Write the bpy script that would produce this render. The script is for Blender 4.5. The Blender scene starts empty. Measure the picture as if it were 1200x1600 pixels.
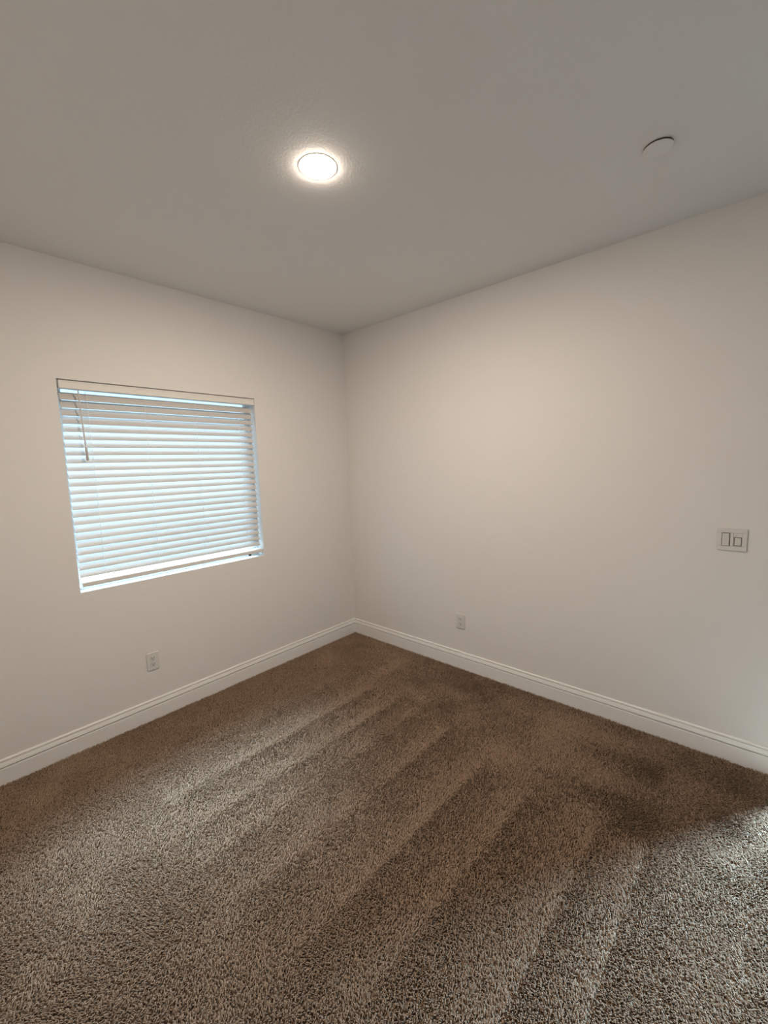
import bpy, bmesh, math
import numpy as np
from mathutils import Vector, Matrix

SC = bpy.context.scene
COL = SC.collection
R = math.radians

# ------------------------------------------------------------------ camera
# frame 1200 x 1600, focal length 662 px
cam_d = bpy.data.cameras.new('camera')
cam = bpy.data.objects.new('camera', cam_d)
COL.objects.link(cam)
cam_d.sensor_fit = 'HORIZONTAL'
cam_d.sensor_width = 36.0
cam_d.lens = 36.0 * 662.0 / 1200.0
cam_d.clip_start = 0.02
CAM = Vector((-2.6988, -2.8768, 1.5856))
yaw, pitch, roll = 0.737338, -0.112560, -0.032740
fw = Vector((math.cos(yaw) * math.cos(pitch), math.sin(yaw) * math.cos(pitch), math.sin(pitch)))
rt = fw.cross(Vector((0, 0, 1))).normalized()
up = rt.cross(fw)
r2 = rt * math.cos(roll) + up * math.sin(roll)
u2 = -rt * math.sin(roll) + up * math.cos(roll)
M3 = Matrix((r2, u2, -fw)).transposed()
cam.matrix_world = Matrix.Translation(CAM) @ M3.to_4x4()
SC.camera = cam

# ------------------------------------------------------------------ light and exposure
SC.view_settings.view_transform = 'Standard'
SC.view_settings.look = 'None'
SC.view_settings.gamma = 1.0
SC.view_settings.use_curve_mapping = False
SC.view_settings.exposure = 0.28

SKY_COLOR = (0.53, 0.76, 1.0)
SKY_STRENGTH = 1.4
HAZE_SUN = 104.0            # bright hazy part of the sky around the veiled sun
HAZE_DIR = (0.22, 0.50, 0.84)
LAMP_COLOR = (1.0, 0.84, 0.69)
LAMP_STRENGTH = 660.0
HALL_DAYLIGHT_W = 185.0
HALL_COLOR = (0.42, 0.72, 1.0)

world = bpy.data.worlds.new('daylight')
SC.world = world
world.use_nodes = True
bg = world.node_tree.nodes['Background']
bg.inputs['Color'].default_value = (*SKY_COLOR, 1)
# overcast sky: dim ground, three times brighter overhead than at the horizon
wn = world.node_tree
wtc = wn.nodes.new('ShaderNodeTexCoord')
wsep = wn.nodes.new('ShaderNodeSeparateXYZ')
wmap = wn.nodes.new('ShaderNodeMapRange')
wmap.inputs['From Min'].default_value = 0.0
wmap.inputs['From Max'].default_value = 1.0
wmap.inputs['To Min'].default_value = SKY_STRENGTH
wmap.inputs['To Max'].default_value = SKY_STRENGTH * 2.0
wgt = wn.nodes.new('ShaderNodeMath')
wgt.operation = 'GREATER_THAN'
wgt.inputs[1].default_value = 0.0
wmul = wn.nodes.new('ShaderNodeMath')
wmul.operation = 'MULTIPLY'
wmax = wn.nodes.new('ShaderNodeMath')
wmax.operation = 'MAXIMUM'
wmax.inputs[1].default_value = SKY_STRENGTH * 0.3
wn.links.new(wtc.outputs['Generated'], wsep.inputs[0])
wn.links.new(wsep.outputs['Z'], wmap.inputs['Value'])
wn.links.new(wsep.outputs['Z'], wgt.inputs[0])
wn.links.new(wmap.outputs['Result'], wmul.inputs[0])
wn.links.new(wgt.outputs[0], wmul.inputs[1])
wn.links.new(wmul.outputs[0], wmax.inputs[0])
wdot = wn.nodes.new('ShaderNodeVectorMath')
wdot.operation = 'DOT_PRODUCT'
wdot.inputs[1].default_value = Vector(HAZE_DIR).normalized()
wn.links.new(wtc.outputs['Generated'], wdot.inputs[0])
wlob = wn.nodes.new('ShaderNodeMapRange')
wlob.interpolation_type = 'SMOOTHSTEP'
wlob.inputs['From Min'].default_value = math.cos(R(22))
wlob.inputs['From Max'].default_value = math.cos(R(8))
wlob.inputs['To Max'].default_value = HAZE_SUN
wn.links.new(wdot.outputs['Value'], wlob.inputs['Value'])
wadd = wn.nodes.new('ShaderNodeMath')
wadd.operation = 'ADD'
wn.links.new(wmax.outputs[0], wadd.inputs[0])
wn.links.new(wlob.outputs['Result'], wadd.inputs[1])
wn.links.new(wadd.outputs[0], bg.inputs['Strength'])


def area(name, loc, direction, sx, sy, power, color, portal=False, spread=180):
    d = bpy.data.lights.new(name, 'AREA')
    d.shape = 'RECTANGLE'
    d.size, d.size_y = sx, sy
    d.energy = power
    d.color = color
    d.spread = R(spread)
    if portal:
        d.cycles.is_portal = True
    o = bpy.data.objects.new(name, d)
    COL.objects.link(o)
    o.location = loc
    o.rotation_euler = Vector(direction).to_track_quat('-Z', 'Y').to_euler()
    return o


# window of the room: sky portal; window of the next room: bright daylight
area('window_portal', (-1.53, 0.20, 1.507), (0, -1, 0), 1.20, 1.20, 1, (1, 1, 1), portal=True)
area('hall_daylight', (1.075, -3.70, 1.10), (-1, 0.55, -1.45), 0.26, 0.50, HALL_DAYLIGHT_W, HALL_COLOR, spread=90)

# ------------------------------------------------------------------ dimensions
H = 2.74            # ceiling height
XL, YB = -3.04, -4.05
WX0, WX1, WZ0, WZ1 = -2.127, -0.932, 0.910, 2.104     # window opening in the left wall (y = 0)
DY0, DY1, DZ = -3.94, -3.11, 2.04                       # doorway in the right wall (x = 0)
ZF = -0.012         # carpet backing; the pile ends at about z = 0

# ------------------------------------------------------------------ materials


def mat(name, color, rough=0.6, bump=None, spec=0.3, **kw):
    m = bpy.data.materials.new(name)
    m.use_nodes = True
    nt = m.node_tree
    b = nt.nodes['Principled BSDF']
    b.inputs['Base Color'].default_value = (*color, 1)
    b.inputs['Roughness'].default_value = rough
    b.inputs['Specular IOR Level'].default_value = spec
    for k, v in kw.items():
        b.inputs[k].default_value = v
    if bump:
        scale, strength, dist, detail = bump
        tc = nt.nodes.new('ShaderNodeTexCoord')
        n = nt.nodes.new('ShaderNodeTexNoise')
        n.inputs['Scale'].default_value = scale
        n.inputs['Detail'].default_value = detail
        n.inputs['Roughness'].default_value = 0.55
        bp = nt.nodes.new('ShaderNodeBump')
        bp.inputs['Strength'].default_value = strength
        bp.inputs['Distance'].default_value = dist
        nt.links.new(tc.outputs['Object'], n.inputs['Vector'])
        nt.links.new(n.outputs['Fac'], bp.inputs['Height'])
        nt.links.new(bp.outputs['Normal'], b.inputs['Normal'])
    return m


M_wall = mat('wall_paint', (0.80, 0.78, 0.758), 0.62, (95, 0.12, 0.004, 3), 0.25)
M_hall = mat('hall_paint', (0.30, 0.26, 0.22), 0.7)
M_ceil = mat('ceiling_paint', (0.79, 0.782, 0.77), 0.8, (110, 0.10, 0.004, 3), 0.2)
M_trim = mat('trim_paint', (0.87, 0.86, 0.84), 0.35, None, 0.4)
M_vinyl = mat('white_vinyl', (0.85, 0.86, 0.86), 0.4)
M_plate = mat('white_plastic', (0.71, 0.69, 0.665), 0.35, None, 0.45)
M_plate2 = mat('white_plastic_inset', (0.66, 0.645, 0.62), 0.38, None, 0.45)
M_slot = mat('dark_slot', (0.03, 0.028, 0.025), 0.6)
M_screw = mat('painted_screw', (0.62, 0.60, 0.57), 0.35, None, 0.5, Metallic=0.2)
M_valance = mat('cream_valance', (0.80, 0.78, 0.745), 0.45)
M_cord = mat('white_cord', (0.88, 0.88, 0.86), 0.7)
M_wand = mat('grey_wand', (0.66, 0.64, 0.62), 0.3, None, 0.5)
M_grip = mat('grey_grip', (0.52, 0.49, 0.47), 0.4, None, 0.5)
M_stub = mat('dark_stub', (0.03, 0.03, 0.03), 0.5)
M_cup = mat('dark_metal_cup', (0.05, 0.04, 0.035), 0.6)
M_back = mat('carpet_backing', (0.12, 0.09, 0.068), 0.95, (220, 0.5, 0.006, 3), 0.05)
M_coverplate = mat('painted_cover_plate', (0.79, 0.782, 0.77), 0.6, None, 0.25)

# slats: thin white plastic that lets a little daylight through
M_slat = mat('slat_plastic', (0.62, 0.60, 0.575), 0.42, None, 0.35)
nt = M_slat.node_tree
pb = nt.nodes['Principled BSDF']
out = nt.nodes['Material Output']
tr = nt.nodes.new('ShaderNodeBsdfTranslucent')
tr.inputs['Color'].default_value = (0.92, 0.93, 0.92, 1)
mx = nt.nodes.new('ShaderNodeMixShader')
mx.inputs['Fac'].default_value = 0.012
nt.links.new(pb.outputs['BSDF'], mx.inputs[1])
nt.links.new(tr.outputs['BSDF'], mx.inputs[2])
nt.links.new(mx.outputs['Shader'], out.inputs['Surface'])

# window glass
M_glass = bpy.data.materials.new('window_glass')
M_glass.use_nodes = True
nt = M_glass.node_tree
nt.nodes.remove(nt.nodes['Principled BSDF'])
out = nt.nodes['Material Output']
tp = nt.nodes.new('ShaderNodeBsdfTransparent')
tp.inputs['Color'].default_value = (0.93, 0.97, 0.96, 1)
gl = nt.nodes.new('ShaderNodeBsdfGlossy')
gl.inputs['Roughness'].default_value = 0.02
mx = nt.nodes.new('ShaderNodeMixShader')
mx.inputs['Fac'].default_value = 0.06
nt.links.new(tp.outputs['BSDF'], mx.inputs[1])
nt.links.new(gl.outputs['BSDF'], mx.inputs[2])
nt.links.new(mx.outputs['Shader'], out.inputs['Surface'])

# lamp lens
M_lens = bpy.data.materials.new('lamp_lens')
M_lens.use_nodes = True
nt = M_lens.node_tree
nt.nodes.remove(nt.nodes['Principled BSDF'])
em = nt.nodes.new('ShaderNodeEmission')
em.inputs['Color'].default_value = (*LAMP_COLOR, 1)
em.inputs['Strength'].default_value = LAMP_STRENGTH
nt.links.new(em.outputs['Emission'], nt.nodes['Material Output'].inputs['Surface'])

# carpet pile: colour by the strand's own dye plus painted light and shade of the brushed nap
M_pile = bpy.data.materials.new('carpet_pile')
M_pile.use_nodes = True
nt = M_pile.node_tree
pb = nt.nodes['Principled BSDF']
pb.inputs['Roughness'].default_value = 0.9
pb.inputs['Specular IOR Level'].default_value = 0.12
at = nt.nodes.new('ShaderNodeAttribute')
at.attribute_name = 'yarn_nap_shade'
rmp = nt.nodes.new('ShaderNodeValToRGB')
cr = rmp.color_ramp
cr.elements[0].position = 0.0
cr.elements[0].color = (0.16, 0.104, 0.068, 1)
cr.elements[1].position = 1.0
cr.elements[1].color = (0.49, 0.36, 0.262, 1)
e = cr.elements.new(0.5)
e.color = (0.35, 0.245, 0.168, 1)
nt.links.new(at.outputs['Fac'], rmp.inputs['Fac'])
nt.links.new(rmp.outputs['Color'], pb.inputs['Base Color'])

# ------------------------------------------------------------------ helpers


def link(name, me, m, parent=None):
    o = bpy.data.objects.new(name, me)
    COL.objects.link(o)
    if m is not None:
        me.materials.append(m)
    if parent is not None:
        o.parent = parent
    return o


def obj(name, bm, m, parent=None, smooth=False):
    me = bpy.data.meshes.new(name)
    bmesh.ops.recalc_face_normals(bm, faces=bm.faces[:])
    bm.to_mesh(me)
    bm.free()
    if smooth:
        for p in me.polygons:
            p.use_smooth = True
    return link(name, me, m, parent)


def structure(o):
    o['kind'] = 'structure'
    return o


def thing(name, label, cat, loc, group=None):
    o = bpy.data.objects.new(name, None)
    COL.objects.link(o)
    o.empty_display_size = 0.05
    o.location = loc
    o['label'] = label
    o['category'] = cat
    if group:
        o['group'] = group
    return o


def add_box(bm, x0, x1, y0, y1, z0, z1, bevel=0.0, seg=2, mtx=None):
    vs = [bm.verts.new((x, y, z)) for x in (x0, x1) for y in (y0, y1) for z in (z0, z1)]
    idx = [(0, 1, 3, 2), (4, 6, 7, 5), (0, 4, 5, 1), (2, 3, 7, 6), (0, 2, 6, 4), (1, 5, 7, 3)]
    fs = [bm.faces.new([vs[i] for i in f]) for f in idx]
    if bevel > 0:
        es = list({e for f in fs for e in f.edges})
        r = bmesh.ops.bevel(bm, geom=es, offset=bevel, segments=seg, affect='EDGES', profile=0.5)
        vs = list({v for v in vs if v.is_valid} | {v for v in r['verts'] if v.is_valid})
    if mtx is not None:
        bmesh.ops.transform(bm, matrix=mtx, verts=[v for v in vs if v.is_valid])
    return vs


def add_extrude(bm, prof, axis, a0, a1, cap=True):
    """prof: list of (p, z); extruded along 'x' (p = y) or 'y' (p = x); closed profile"""
    def P(a, p, z):
        return (a, p, z) if axis == 'x' else (p, a, z)
    A = [bm.verts.new(P(a0, p, z)) for p, z in prof]
    B = [bm.verts.new(P(a1, p, z)) for p, z in prof]
    n = len(prof)
    for i in range(n):
        j = (i + 1) % n
        bm.faces.new((A[i], A[j], B[j], B[i]))
    if cap:
        bm.faces.new(A[::-1])
        bm.faces.new(B)


def add_lathe(bm, prof, seg=48, center=(0, 0, 0)):
    """prof: list of (r, z) about the z axis"""
    cx, cy, cz = center
    rings = []
    for r, z in prof:
        if r < 1e-6:
            rings.append([bm.verts.new((cx, cy, cz + z))])
        else:
            rings.append([bm.verts.new((cx + r * math.cos(2 * math.pi * k / seg),
                                        cy + r * math.sin(2 * math.pi * k / seg), cz + z)) for k in range(seg)])
    for a, b in zip(rings, rings[1:]):
        for k in range(seg):
            l = (k + 1) % seg
            if len(a) == 1 and len(b) == 1:
                continue
            if len(a) == 1:
                bm.faces.new((a[0], b[l], b[k]))
            elif len(b) == 1:
                bm.faces.new((a[k], a[l], b[0]))
            else:
                bm.faces.new((a[k], a[l], b[l], b[k]))


def add_tube(bm, pts, rad, seg=10):
    pts = [Vector(p) for p in pts]
    rads = rad if isinstance(rad, (list, tuple)) else [rad] * len(pts)
    rings = []
    for i, p in enumerate(pts):
        t = (pts[min(i + 1, len(pts) - 1)] - pts[max(i - 1, 0)]).normalized()
        a = t.cross(Vector((0.3, 1, 0.2))).normalized()
        b = t.cross(a)
        rings.append([bm.verts.new(p + (a * math.cos(2 * math.pi * k / seg) + b * math.sin(2 * math.pi * k / seg)) * rads[i])
                      for k in range(seg)])
    for A, B in zip(rings, rings[1:]):
        for k in range(seg):
            l = (k + 1) % seg
            bm.faces.new((A[k], A[l], B[l], B[k]))
    bm.faces.new(rings[0][::-1])
    bm.faces.new(rings[-1])


# ------------------------------------------------------------------ room shell
T = 0.14
bm = bmesh.new()
add_box(bm, XL - T, T, 0, T, ZF - 0.1, WZ0)
add_box(bm, XL - T, T, 0, T, WZ1, H)
add_box(bm, XL - T, WX0, 0, T, WZ0, WZ1)
add_box(bm, WX1, T, 0, T, WZ0, WZ1)
wl = structure(obj('wall_left', bm, M_wall))

bm = bmesh.new()
T2 = 0.12
add_box(bm, 0, T2, DY1, 0, ZF - 0.1, H)
add_box(bm, 0, T2, DY0, DY1, DZ, H)
add_box(bm, 0, T2, YB, DY0, ZF - 0.1, H)
structure(obj('wall_right', bm, M_wall))

bm = bmesh.new()
add_box(bm, XL - T, T2, YB - T, YB, ZF - 0.1, H)
structure(obj('wall_back', bm, M_wall))
bm = bmesh.new()
add_box(bm, XL - T, XL, YB, 0, ZF - 0.1, H)
structure(obj('wall_side', bm, M_wall))

bm = bmesh.new()
add_box(bm, XL - T, T2, YB - T, T, H, H + 0.1)
structure(obj('ceiling', bm, M_ceil))
bm = bmesh.new()
add_box(bm, XL - T, 1.15, -5.4, T, ZF - 0.1, ZF)
structure(obj('floor', bm, M_back))

# the passage behind the doorway, with a narrow sidelight window of its own
HX = 1.05
bm = bmesh.new()
add_box(bm, HX, HX + 0.1, -5.3, -3.88, ZF, H)
add_box(bm, HX, HX + 0.1, -3.52, -2.6, ZF, H)
add_box(bm, HX, HX + 0.1, -3.88, -3.52, ZF, 0.82)
add_box(bm, HX, HX + 0.1, -3.88, -3.52, 1.38, H)
add_box(bm, T2, HX + 0.1, -2.72, -2.6, ZF, H)
add_box(bm, T2, HX + 0.1, -5.4, -5.28, ZF, H)
add_box(bm, 0.0, T2, -5.4, YB - T, ZF, H)
structure(obj('wall_hall', bm, M_hall))
bm = bmesh.new()
add_box(bm, T2, HX + 0.1, -5.4, -2.6, H, H + 0.1)
structure(obj('ceiling_hall', bm, M_hall))

# door lining and casing
bm = bmesh.new()
for x0, x1 in ((-0.016, 0.0), (T2, T2 + 0.016)):
    add_box(bm, x0, x1, DY1 - 0.005, DY1 + 0.055, ZF, DZ + 0.055, 0.003)
    add_box(bm, x0, x1, DY0 - 0.055, DY0 + 0.005, ZF, DZ + 0.055, 0.003)
    add_box(bm, x0, x1, DY0 + 0.005, DY1 - 0.005, DZ - 0.005, DZ + 0.055, 0.003)
structure(obj('trim_1', bm, M_trim))

# baseboards: flat face, groove, coved top with a bead
BB = [(0.0, ZF), (0.0150, ZF), (0.0150, 0.0790), (0.0145, 0.0805), (0.0132, 0.0815), (0.0030, 0.0818), (0.0030, 0.0890),
      (0.0145, 0.0892), (0.0145, 0.0910), (0.0128, 0.0985), (0.0105, 0.1060), (0.0088, 0.1135), (0.0030, 0.1140), (0.0030, 0.1172),
      (0.0086, 0.1174), (0.0085, 0.1205), (0.0068, 0.1250), (0.0032, 0.1270), (0.0, 0.1272)]
# (the two boards are mitred in the corner)


def baseboard(name, segs):
    b = bmesh.new()
    for axis, a0, a1, sgn, off, m0, m1 in segs:
        prof = [(off + sgn * p, z) for p, z in BB]
        A, B = [], []
        for (p, z), (d, _) in zip(prof, BB):
            s0, s1 = a0 + m0 * d, a1 + m1 * d
            A.append(b.verts.new((s0, p, z) if axis == 'x' else (p, s0, z)))
            B.append(b.verts.new((s1, p, z) if axis == 'x' else (p, s1, z)))
        n = len(prof)
        for i in range(n):
            j = (i + 1) % n
            b.faces.new((A[i], A[j], B[j], B[i]))
        b.faces.new(A[::-1])
        b.faces.new(B)
    return structure(obj(name, b, M_trim))


baseboard('baseboard_left', [('x', XL, 0.0, -1, 0.0, 1, -1)])
baseboard('baseboard_right', [('y', DY1 + 0.055, 0.0, -1, 0.0, 0, -1)])
baseboard('baseboard_side', [('y', YB, 0.0, 1, XL, 1, -1)])

# window: vinyl slider set in the drywall reveal
fy0, fy1 = 0.082, 0.138
bm = bmesh.new()
fwid, fbot = 0.016, 0.045
add_box(bm, WX0, WX1, fy0, fy1, WZ0, WZ0 + fbot, 0.003)
add_box(bm, WX0, WX1, fy0, fy1, WZ1 - fwid, WZ1, 0.003)
add_box(bm, WX0, WX0 + fwid, fy0, fy1, WZ0 + fbot, WZ1 - fwid, 0.003)
add_box(bm, WX1 - fwid, WX1, fy0, fy1, WZ0 + fbot, WZ1 - fwid, 0.003)
win = structure(obj('window_1', bm, M_vinyl))
xm = (WX0 + WX1) / 2
for nm, z0, z1, y0 in (('sash', WZ0 + fbot, WZ1 - fwid, 0.102),):
    bm = bmesh.new()
    x0, x1, s = WX0 + fwid, WX1 - fwid, 0.018
    add_box(bm, x0, x1, y0, y0 + 0.02, z0, z0 + s, 0.002)
    add_box(bm, x0, x1, y0, y0 + 0.02, z1 - s, z1, 0.002)
    add_box(bm, x0, x0 + s, y0, y0 + 0.02, z0 + s, z1 - s, 0.002)
    add_box(bm, x1 - s, x1, y0, y0 + 0.02, z0 + s, z1 - s, 0.002)
    so = obj(nm, bm, M_vinyl, win)
    bm = bmesh.new()
    add_box(bm, x0 + s - 0.004, x1 - s + 0.004, y0 + 0.008, y0 + 0.012, z0 + s - 0.004, z1 - s + 0.004)
    obj('pane', bm, M_glass, so)

# ------------------------------------------------------------------ ceiling lamp
LX, LY = -1.519, -1.517
lamp = thing('recessed_light', 'round lit recessed ceiling light glowing warm white in front of the window wall', 'ceiling light', (LX, LY, H))
bm = bmesh.new()
add_lathe(bm, [(0.0745, 0.0), (0.0744, -0.0005), (0.0735, -0.0006), (0.0690, -0.0005), (0.0655, -0.0004), (0.0640, 0.0)], 64)
obj('trim_ring', bm, M_vinyl, lamp, True)
bm = bmesh.new()
RL = 0.0645
dome = [(RL, 0.0)]  # shallow domed lens
for k in range(0, 9):
    a = k / 8 * math.pi / 2
    dome.append((RL * math.cos(a), -0.0008 - 0.0052 * math.sin(a)))
dome[-1] = (0.0, -0.0060)
add_lathe(bm, dome, 64)
o = obj('lens', bm, M_lens, lamp, True)
o['label'] = 'lit warm white lens'

# ------------------------------------------------------------------ flush cover plate on the ceiling
sp = thing('sprinkler_cover', 'small round painted cover plate on the ceiling with a dark gap around it', 'sprinkler cover', (-0.688, -2.507, H))
bm = bmesh.new()
add_lathe(bm, [(0.0, -0.0085), (0.040, -0.0085), (0.0475, -0.0080), (0.0495, -0.0072), (0.0500, -0.0062), (0.0490, -0.0055), (0.0, -0.0055)], 64)
obj('cover_plate', bm, M_coverplate, sp, True)
bm = bmesh.new()
add_lathe(bm, [(0.0, 0.0), (0.0485, 0.0), (0.0485, -0.0056), (0.0, -0.0056)], 48)
o = obj('cup', bm, M_cup, sp)
o['label'] = 'dark metal cup behind the plate'

# ------------------------------------------------------------------ outlets and switch


def wall_frame(wall, u, z):
    """local x = along the wall to the right as seen from the room, local y = out of the wall, local z = up"""
    if wall == 'left':    # wall y = 0, room at y < 0
        m = Matrix(((1, 0, 0, u), (0, -1, 0, 0), (0, 0, 1, z), (0, 0, 0, 1)))
    else:                 # wall x = 0, room at x < 0
        m = Matrix(((0, -1, 0, 0), (-1, 0, 0, u), (0, 0, 1, z), (0, 0, 0, 1)))
    return m


def set_mesh(o, mtx):
    o.data.transform(mtx)
    if mtx.to_3x3().determinant() < 0:
        o.data.flip_normals()


def outlet(wall, u, z, label):
    base = wall_frame(wall, u, z)
    t = thing('wall_outlet', label, 'outlet', base.translation, 'duplex wall outlets')
    loc = Matrix.Translation(-base.translation) @ base
    b = bmesh.new()
    add_box(b, -0.0365, 0.0365, 0, 0.0065, -0.0572, 0.0572, 0.003, 3)
    o = obj('cover_plate', b, M_plate, t)
    set_mesh(o, loc)
    for s in (1, -1):
        zc = 0.0195 * s
        b = bmesh.new()
        # rounded socket face with flattened top and bottom
        pts = []
        for k in range(40):
            a = 2 * math.pi * k / 40
            pts.append((0.0172 * math.cos(a), max(-0.0142, min(0.0142, 0.0172 * math.sin(a)))))
        ring0 = [b.verts.new((x, 0.006, zc + y)) for x, y in pts]
        ring1 = [b.verts.new((x, 0.0078, zc + y)) for x, y in pts]
        ring2 = [b.verts.new((x * 0.95, 0.0084, zc + y * 0.95)) for x, y in pts]
        for A, B in ((ring0, ring1), (ring1, ring2)):
            for k in range(40):
                l = (k + 1) % 40
                b.faces.new((A[k], A[l], B[l], B[k]))
        b.faces.new(ring2)
        b.faces.new(ring0[::-1])
        f = obj('socket_face', b, M_plate2, t)
        set_mesh(f, loc)
        b = bmesh.new()
        add_box(b, -0.0078, -0.0052, 0.0079, 0.0088, zc - 0.001, zc + 0.0085)
        add_box(b, 0.0052, 0.0078, 0.0079, 0.0088, zc + 0.0005, zc + 0.0080)
        add_box(b, -0.0028, 0.0028, 0.0079, 0.0088, zc - 0.0095, zc - 0.0040, 0.0012)
        sl = obj('slot', b, M_slot, f)
        set_mesh(sl, loc)
    b = bmesh.new()
    add_lathe(b, [(0, 0.0082), (0.0022, 0.008), (0.0032, 0.0072), (0.0032, 0.0055), (0, 0.0055)], 16)
    bmesh.ops.rotate(b, cent=(0, 0, 0), matrix=Matrix.Rotation(R(-90), 3, 'X'), verts=b.verts[:])
    o = obj('screw', b, M_screw, t, True)
    set_mesh(o, loc)
    return t


outlet('left', -1.790, 0.376, 'white duplex wall outlet low on the wall below the window blind')
outlet('right', -1.186, 0.370, 'white duplex wall outlet low on the windowless wall near the corner')

# two-gang plate: rocker switch and a sensor switch with a small button
base = wall_frame('right', -2.760, 1.156)
sw = thing('light_switch', 'white two gang light switch plate on the windowless wall', 'light switch', base.translation)
loc = Matrix.Translation(-base.translation) @ base
bm = bmesh.new()
po, pi_ = 0.0583, 0.0166
ph, pz = 0.0555, 0.0335
yo = 0.007
# plate built as bars around the two openings
gx = 0.023
for x0, x1, z0, z1 in ((-po, po, pz, ph), (-po, po, -ph, -pz), (-po, -gx - pi_, -pz, pz), (-gx + pi_, gx - pi_, -pz, pz), (gx + pi_, po, -pz, pz)):
    add_box(bm, x0, x1, 0, yo, z0, z1)
bmesh.ops.remove_doubles(bm, verts=bm.verts[:], dist=1e-5)
o = obj('cover_plate', bm, M_plate, sw)
set_mesh(o, loc)
bv = o.modifiers.new('edge', 'BEVEL')
bv.width, bv.segments, bv.limit_method, bv.angle_limit = 0.0022, 2, 'ANGLE', R(50)
# left: rocker pressed at the top
bm = bmesh.new()
add_box(bm, -gx - pi_ + 0.001, -gx + pi_ - 0.001, 0.0, 0.0015, -pz + 0.0005, pz - 0.0005)
o = obj('switch_well', bm, M_cup, sw)
o['label'] = 'dark gap around the rocker'
set_mesh(o, loc)
bm = bmesh.new()
w = 0.0143
prof = [(0.0020, -0.0318), (0.0095, -0.0312), (0.0062, -0.001), (0.0056, 0.001), (0.0046, 0.0305), (0.0020, 0.0318)]
A = [bm.verts.new((-gx - w - 0.0006, y, z)) for y, z in prof]
B = [bm.verts.new((-gx + w - 0.0016, y, z)) for y, z in prof]
for i in range(len(prof)):
    j = (i + 1) % len(prof)
    bm.faces.new((A[i], A[j], B[j], B[i]))
bm.faces.new(A[::-1])
bm.faces.new(B)
o = obj('rocker', bm, M_plate2, sw)
set_mesh(o, loc)
# right: insert with a small button bar above a square paddle
bm = bmesh.new()
add_box(bm, gx - pi_ + 0.0006, gx + pi_ - 0.0006, 0.0, 0.0064, -pz + 0.0006, pz - 0.0006, 0.0008)
ins = obj('sensor_insert', bm, M_plate, sw)
set_mesh(ins, loc)
bm = bmesh.new()
add_box(bm, gx - 0.0148, gx + 0.0148, 0.0060, 0.0067, -0.0300, 0.0132)
o = obj('paddle_gap', bm, M_cup, ins)
o['label'] = 'dark gap around the paddle'
set_mesh(o, loc)
bm = bmesh.new()
add_box(bm, gx - 0.0118, gx + 0.0128, 0.0062, 0.0096, -0.0272, 0.0106, 0.0012)
o = obj('paddle', bm, M_plate, ins)
set_mesh(o, loc)
bm = bmesh.new()
add_lathe(bm, [(0, 0.0025), (0.003, 0.002), (0.0038, 0.0), (0, 0.0)], 20)
bmesh.ops.rotate(bm, cent=(0, 0, 0), matrix=Matrix.Rotation(R(-90), 3, 'X'), verts=bm.verts[:])
bmesh.ops.translate(bm, vec=(gx - 0.0085, 0.0064, 0.0215), verts=bm.verts[:])
o = obj('button', bm, M_plate2, ins, True)
set_mesh(o, loc)

# ------------------------------------------------------------------ window blind
bl = thing('window_blind', 'white horizontal slat blind, closed, filling the only window', 'window blind', (xm, 0.035, WZ1))
O = Vector((xm, 0.035, WZ1))


def bobj(name, b, m, parent=bl, smooth=False):
    bmesh.ops.translate(b, vec=-O, verts=b.verts[:])
    return obj(name, b, m, parent, smooth)


bm = bmesh.new()
add_box(bm, WX0 + 0.001, WX1 - 0.001, 0.030, 0.066, 2.058, WZ1 - 0.0005, 0.001)
bobj('headrail', bm, M_vinyl)
bm = bmesh.new()
vx0, vx1 = WX0 + 0.008, WX1 - 0.006
prof = [(0.0065, 2.0535), (-0.0015, 2.0535), (-0.0035, 2.056), (-0.0035, 2.062), (-0.0020, 2.065), (-0.0020, 2.087),
        (-0.0035, 2.090), (-0.0035, 2.0942), (-0.0015, 2.0965), (0.0065, 2.0965)]
add_extrude(bm, prof, 'x', vx0, vx1)
v = bobj('valance', bm, M_valance)
v['label'] = 'cream valance strip across the top of the blind'

SL0, SL1 = WX0 + 0.012, WX1 - 0.015
TILT = R(57)
SW, ST, CROWN = 0.0500, 0.0026, 0.0022
PITCH, NS = 0.0437, 24
Zb0 = 1.9966
bm = bmesh.new()
ys = 0.035
slat_centres = []
rng = np.random.default_rng(5)
for k in range(NS):
    th = TILT + R(float(rng.normal(0, 0.8)))
    zc = Zb0 - PITCH * k + 0.5 * SW * math.sin(th)
    slat_centres.append(zc)
    c, s = math.cos(th), math.sin(th)
    topv, botv = [], []
    nseg = 8
    for i in range(nseg + 1):
        q = -0.5 + i / nseg                    # across the slat: room edge (-) to window edge (+)
        a = q * SW
        h = CROWN * (1 - (2 * q) ** 2)
        for lst, hh in ((topv, h + ST / 2), (botv, h - ST / 2)):
            # local axis: a runs from the low room edge up to the high outer edge
            lst.append((ys + a * c - hh * s, zc + a * s + hh * c))
    ring = topv + botv[::-1]
    add_extrude(bm, ring, 'x', SL0 + float(rng.normal(0, 0.0007)), SL1 + float(rng.normal(0, 0.0007)))
bobj('slat_panel', bm, M_slat)

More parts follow.
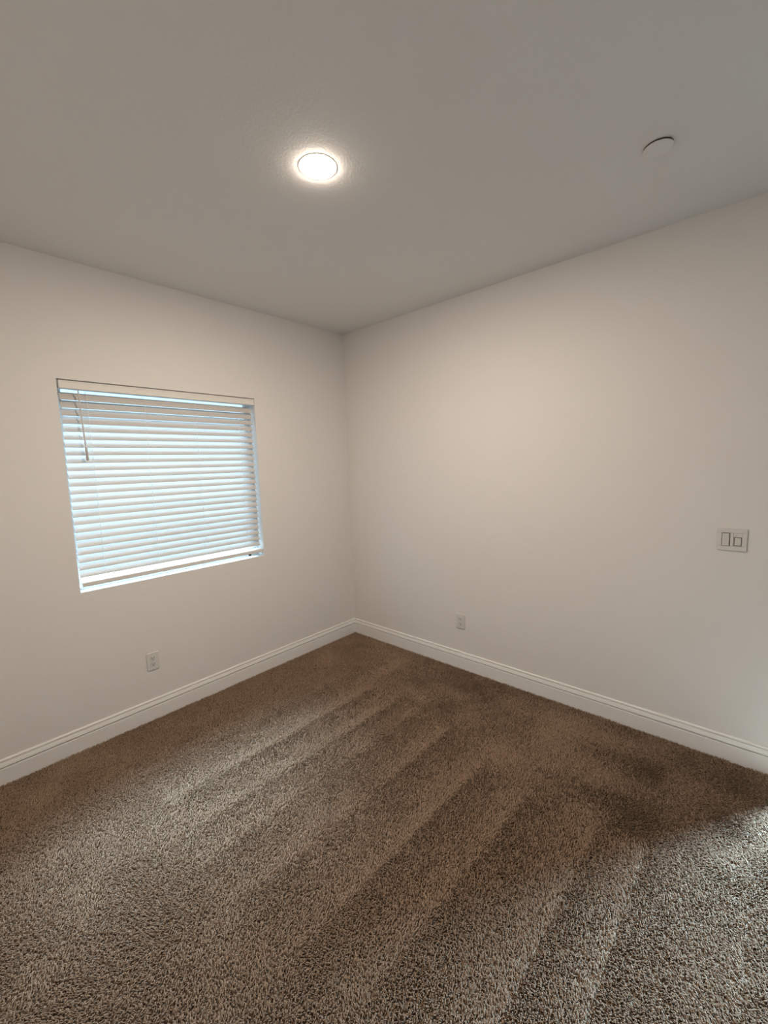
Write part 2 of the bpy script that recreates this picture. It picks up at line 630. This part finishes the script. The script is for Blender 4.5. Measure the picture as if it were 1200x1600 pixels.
# bottom rail
bm = bmesh.new()
prof = [(-0.003, 0.941), (-0.006, 0.944), (-0.006, 0.964), (-0.003, 0.9675), (0.044, 0.9715), (0.047, 0.969), (0.047, 0.945), (0.044, 0.941)]
add_extrude(bm, prof, 'x', WX0 + 0.013, WX1 - 0.011)
bobj('bottom_rail', bm, M_valance)
for xx in (-1.990, -1.689, -1.373, -1.055):
    bm = bmesh.new()
    for yy in (ys - 0.5 * SW * math.cos(TILT) - 0.002, ys + 0.5 * SW * math.cos(TILT) + 0.002):
        add_tube(bm, [(xx, yy, 2.056), (xx, yy, 1.5), (xx, yy, 0.968)], 0.0009, 6)
    for zc in slat_centres:
        add_tube(bm, [(xx, ys - 0.5 * SW * math.cos(TILT) - 0.002, zc - 0.5 * SW * math.sin(TILT) - 0.003),
                      (xx, ys + 0.5 * SW * math.cos(TILT) + 0.002, zc + 0.5 * SW * math.sin(TILT) - 0.003)], 0.0006, 5)
    bobj('ladder_cord', bm, M_cord)
bm = bmesh.new()
add_lathe(bm, [(0, 0), (0.010, 0), (0.011, -0.006), (0.009, -0.012), (0, -0.012)], 20, (-1.052, 0.002, 0.9415))  # one short black disc below the rail, near its right end
o = bobj('rail_stub', bm, M_stub)
o['label'] = 'small round black stub under the bottom rail'
# tilt wand
bm = bmesh.new()
wx, wy = -2.034, -0.006
add_tube(bm, [(wx, 0.010, 2.060), (wx, 0.003, 2.058), (wx, wy, 2.052), (wx, wy, 2.044)], 0.0018, 8)
add_tube(bm, [(wx, wy, 2.046), (wx + 0.004, wy, 1.86), (wx + 0.008, wy, 1.735)], 0.0036, 6)
wd = bobj('tilt_wand', bm, M_wand)
wd['label'] = 'thin grey tilt wand'
bm = bmesh.new()
add_tube(bm, [(wx + 0.008, wy, 1.740), (wx + 0.0085, wy, 1.730), (wx + 0.010, wy, 1.668), (wx + 0.0102, wy, 1.660)], [0.004, 0.0062, 0.0068, 0.0045], 10)
bobj('wand_grip', bm, M_grip, wd, True)

# ------------------------------------------------------------------ carpet pile (frieze tufts, brushed in vacuum lanes along x)
rng = np.random.default_rng(11)


def smooth_noise(x, y, scale, seed):
    g = np.random.default_rng(seed).random((64, 64))
    u, v = x / scale + 40.3, y / scale + 40.7
    i, j = np.floor(u).astype(int), np.floor(v).astype(int)
    a, b = u - i, v - j
    a, b = a * a * (3 - 2 * a), b * b * (3 - 2 * b)
    i0, j0, i1, j1 = i % 64, j % 64, (i + 1) % 64, (j + 1) % 64
    return (g[i0, j0] * (1 - a) + g[i1, j0] * a) * (1 - b) + (g[i0, j1] * (1 - a) + g[i1, j1] * a) * b


def grid_points(step):
    gx = np.arange(XL + 0.02, -0.016, step)
    gy = np.arange(-3.55, -0.016, step)
    X, Y = np.meshgrid(gx, gy)
    X = X.ravel() + rng.uniform(-0.5, 0.5, X.size) * step
    Y = Y.ravel() + rng.uniform(-0.5, 0.5, Y.size) * step
    return X, Y


def sstep(a, b, x):
    t = np.clip((x - a) / (b - a), 0, 1)
    return t * t * (3 - 2 * t)


X, Y = grid_points(0.0052)
dist = (X - CAM.x) * fw.x + (Y - CAM.y) * fw.y
side = np.abs((X - CAM.x) * rt.x + (Y - CAM.y) * rt.y)
ok = (dist > 0.75) & (X < -0.017) & (Y < -0.017) & (side < dist * 1.25 + 0.5)
X, Y = X[ok], Y[ok]
N = X.size
# vacuum lanes: each one brightens towards its lower edge, then falls off sharply
n1 = smooth_noise(X, Y, 0.55, 1)
n2 = smooth_noise(X, Y, 0.16, 2)
n3 = smooth_noise(X, Y, 0.045, 3)
edges = np.array([-0.55, -0.83, -1.07, -1.26, -1.52, -1.82, -2.08, -2.40, -2.58, -2.90])
Yw = Y + 0.05 * (X + 1.4) * 0.6 + 0.02 * (n1 - 0.5)
nap = np.zeros(N)
for e0, e1 in zip(edges, edges[1:]):
    inb = (Yw <= e0) & (Yw > e1)
    f = (e0 - Yw) / (e0 - e1)
    nap = np.where(inb, -0.55 + 1.35 * f ** 1.5, nap)
# lanes run from the chevron near the right wall back towards the left
xr = -0.62 - 0.26 * np.clip((-Y - 1.2) / 0.9, 0, 1)
lane = sstep(-2.25, -1.75, X + 0.25 * (n1 - 0.5)) * (1 - sstep(-0.06, 0.06, X - xr + 0.1 * (n2 - 0.5)))
lane = lane * np.clip(0.38 + 1.15 * smooth_noise(X, Y, 0.33, 7) + 0.5 * n2 - 0.25, 0, 1)
nap = nap * lane + (1 - lane) * ((n1 - 0.5) * 1.2 + (n2 - 0.5) * 1.2)
nap += (n3 - 0.5) * 0.35
nap = np.clip(nap, -1, 1)
# lean: brushed away from the camera where the nap is light, towards it where it is dark
ang = np.where(rng.random(N) < 0.5 + 0.52 * nap, 0.45, math.pi + 0.45) + 0.5 * np.clip((-Y - 2.0) / 0.8, 0, 1) + rng.normal(0, 0.42, N) + (n2 - 0.5) * 1.2
lean = rng.uniform(0.45, 1.0, N) * 0.0100
n4 = smooth_noise(X, Y, 0.012, 4)
hgt = rng.uniform(0.0100, 0.0130, N) + 0.003 * (n3 - 0.5)
rad = rng.uniform(0.0018, 0.0026, N)
# gaps between the strands, more of them along the wheel line of each vacuum lane
gap = n4 < 0.20
for e0 in edges:
    gap |= (np.abs(Yw - e0) < 0.007) & (lane > 0.3) & (n4 < 0.5)
hgt = np.where(gap, hgt * 0.35, hgt)
yarn_nap_shade = np.clip(0.50 + 0.10 * nap + rng.normal(0, 0.11, N), 0, 1)  # random dye per strand, with the nap's light and dark added to the colour
tw = rng.uniform(0, 2 * math.pi, N)

ts = np.array([0.0, 0.45, 0.85])
rs = np.array([0.85, 1.0, 0.8])
K = 4
verts = np.zeros((N, 3 * K + 1, 3), dtype=np.float32)
for i, (t, rr) in enumerate(zip(ts, rs)):
    off = lean * t ** 1.6
    cx = X + np.cos(ang) * off
    cy = Y + np.sin(ang) * off
    cz = ZF + 0.0005 + hgt * t * (1 - 0.18 * t)
    for k in range(K):
        a = tw + t * 1.8 + 2 * math.pi * k / K
        verts[:, i * K + k, 0] = cx + np.cos(a) * rad * rr
        verts[:, i * K + k, 1] = cy + np.sin(a) * rad * rr
        verts[:, i * K + k, 2] = cz
verts[:, 3 * K, 0] = X + np.cos(ang) * lean * 1.08
verts[:, 3 * K, 1] = Y + np.sin(ang) * lean * 1.08
verts[:, 3 * K, 2] = ZF + 0.0005 + hgt * 0.9
verts[..., 0] = np.minimum(verts[..., 0], -0.0150)
verts[..., 1] = np.minimum(verts[..., 1], -0.0150)
quads = []
tris = []
for i in range(2):
    for k in range(K):
        l = (k + 1) % K
        quads.append((i * K + k, i * K + l, (i + 1) * K + l, (i + 1) * K + k))
for k in range(K):
    tris.append((2 * K + k, 2 * K + (k + 1) % K, 3 * K))
quads, tris = np.array(quads), np.array(tris)
nv = 3 * K + 1
base_i = (np.arange(N) * nv)[:, None, None]
q_all = (quads[None] + base_i).reshape(-1)
t_all = (tris[None] + base_i).reshape(-1)
loops = np.concatenate([q_all, t_all]).astype(np.int32)
nq, ntri = N * len(quads), N * len(tris)
starts = np.concatenate([np.arange(nq) * 4, nq * 4 + np.arange(ntri) * 3]).astype(np.int32)
me = bpy.data.meshes.new('carpet_pile')
me.vertices.add(N * nv)
me.vertices.foreach_set('co', verts.reshape(-1))
me.loops.add(loops.size)
me.loops.foreach_set('vertex_index', loops)
me.polygons.add(nq + ntri)
me.polygons.foreach_set('loop_start', starts)
me.polygons.foreach_set('use_smooth', np.ones(nq + ntri, dtype=bool))
at = me.attributes.new('yarn_nap_shade', 'FLOAT', 'POINT')
at.data.foreach_set('value', np.repeat(yarn_nap_shade, nv).astype(np.float32))
me.update(calc_edges=True)
cp = link('carpet_pile', me, M_pile)
cp['kind'] = 'stuff'
cp['label'] = 'taupe brown cut pile carpet with vacuum lanes covering the whole floor'
cp['category'] = 'carpet'
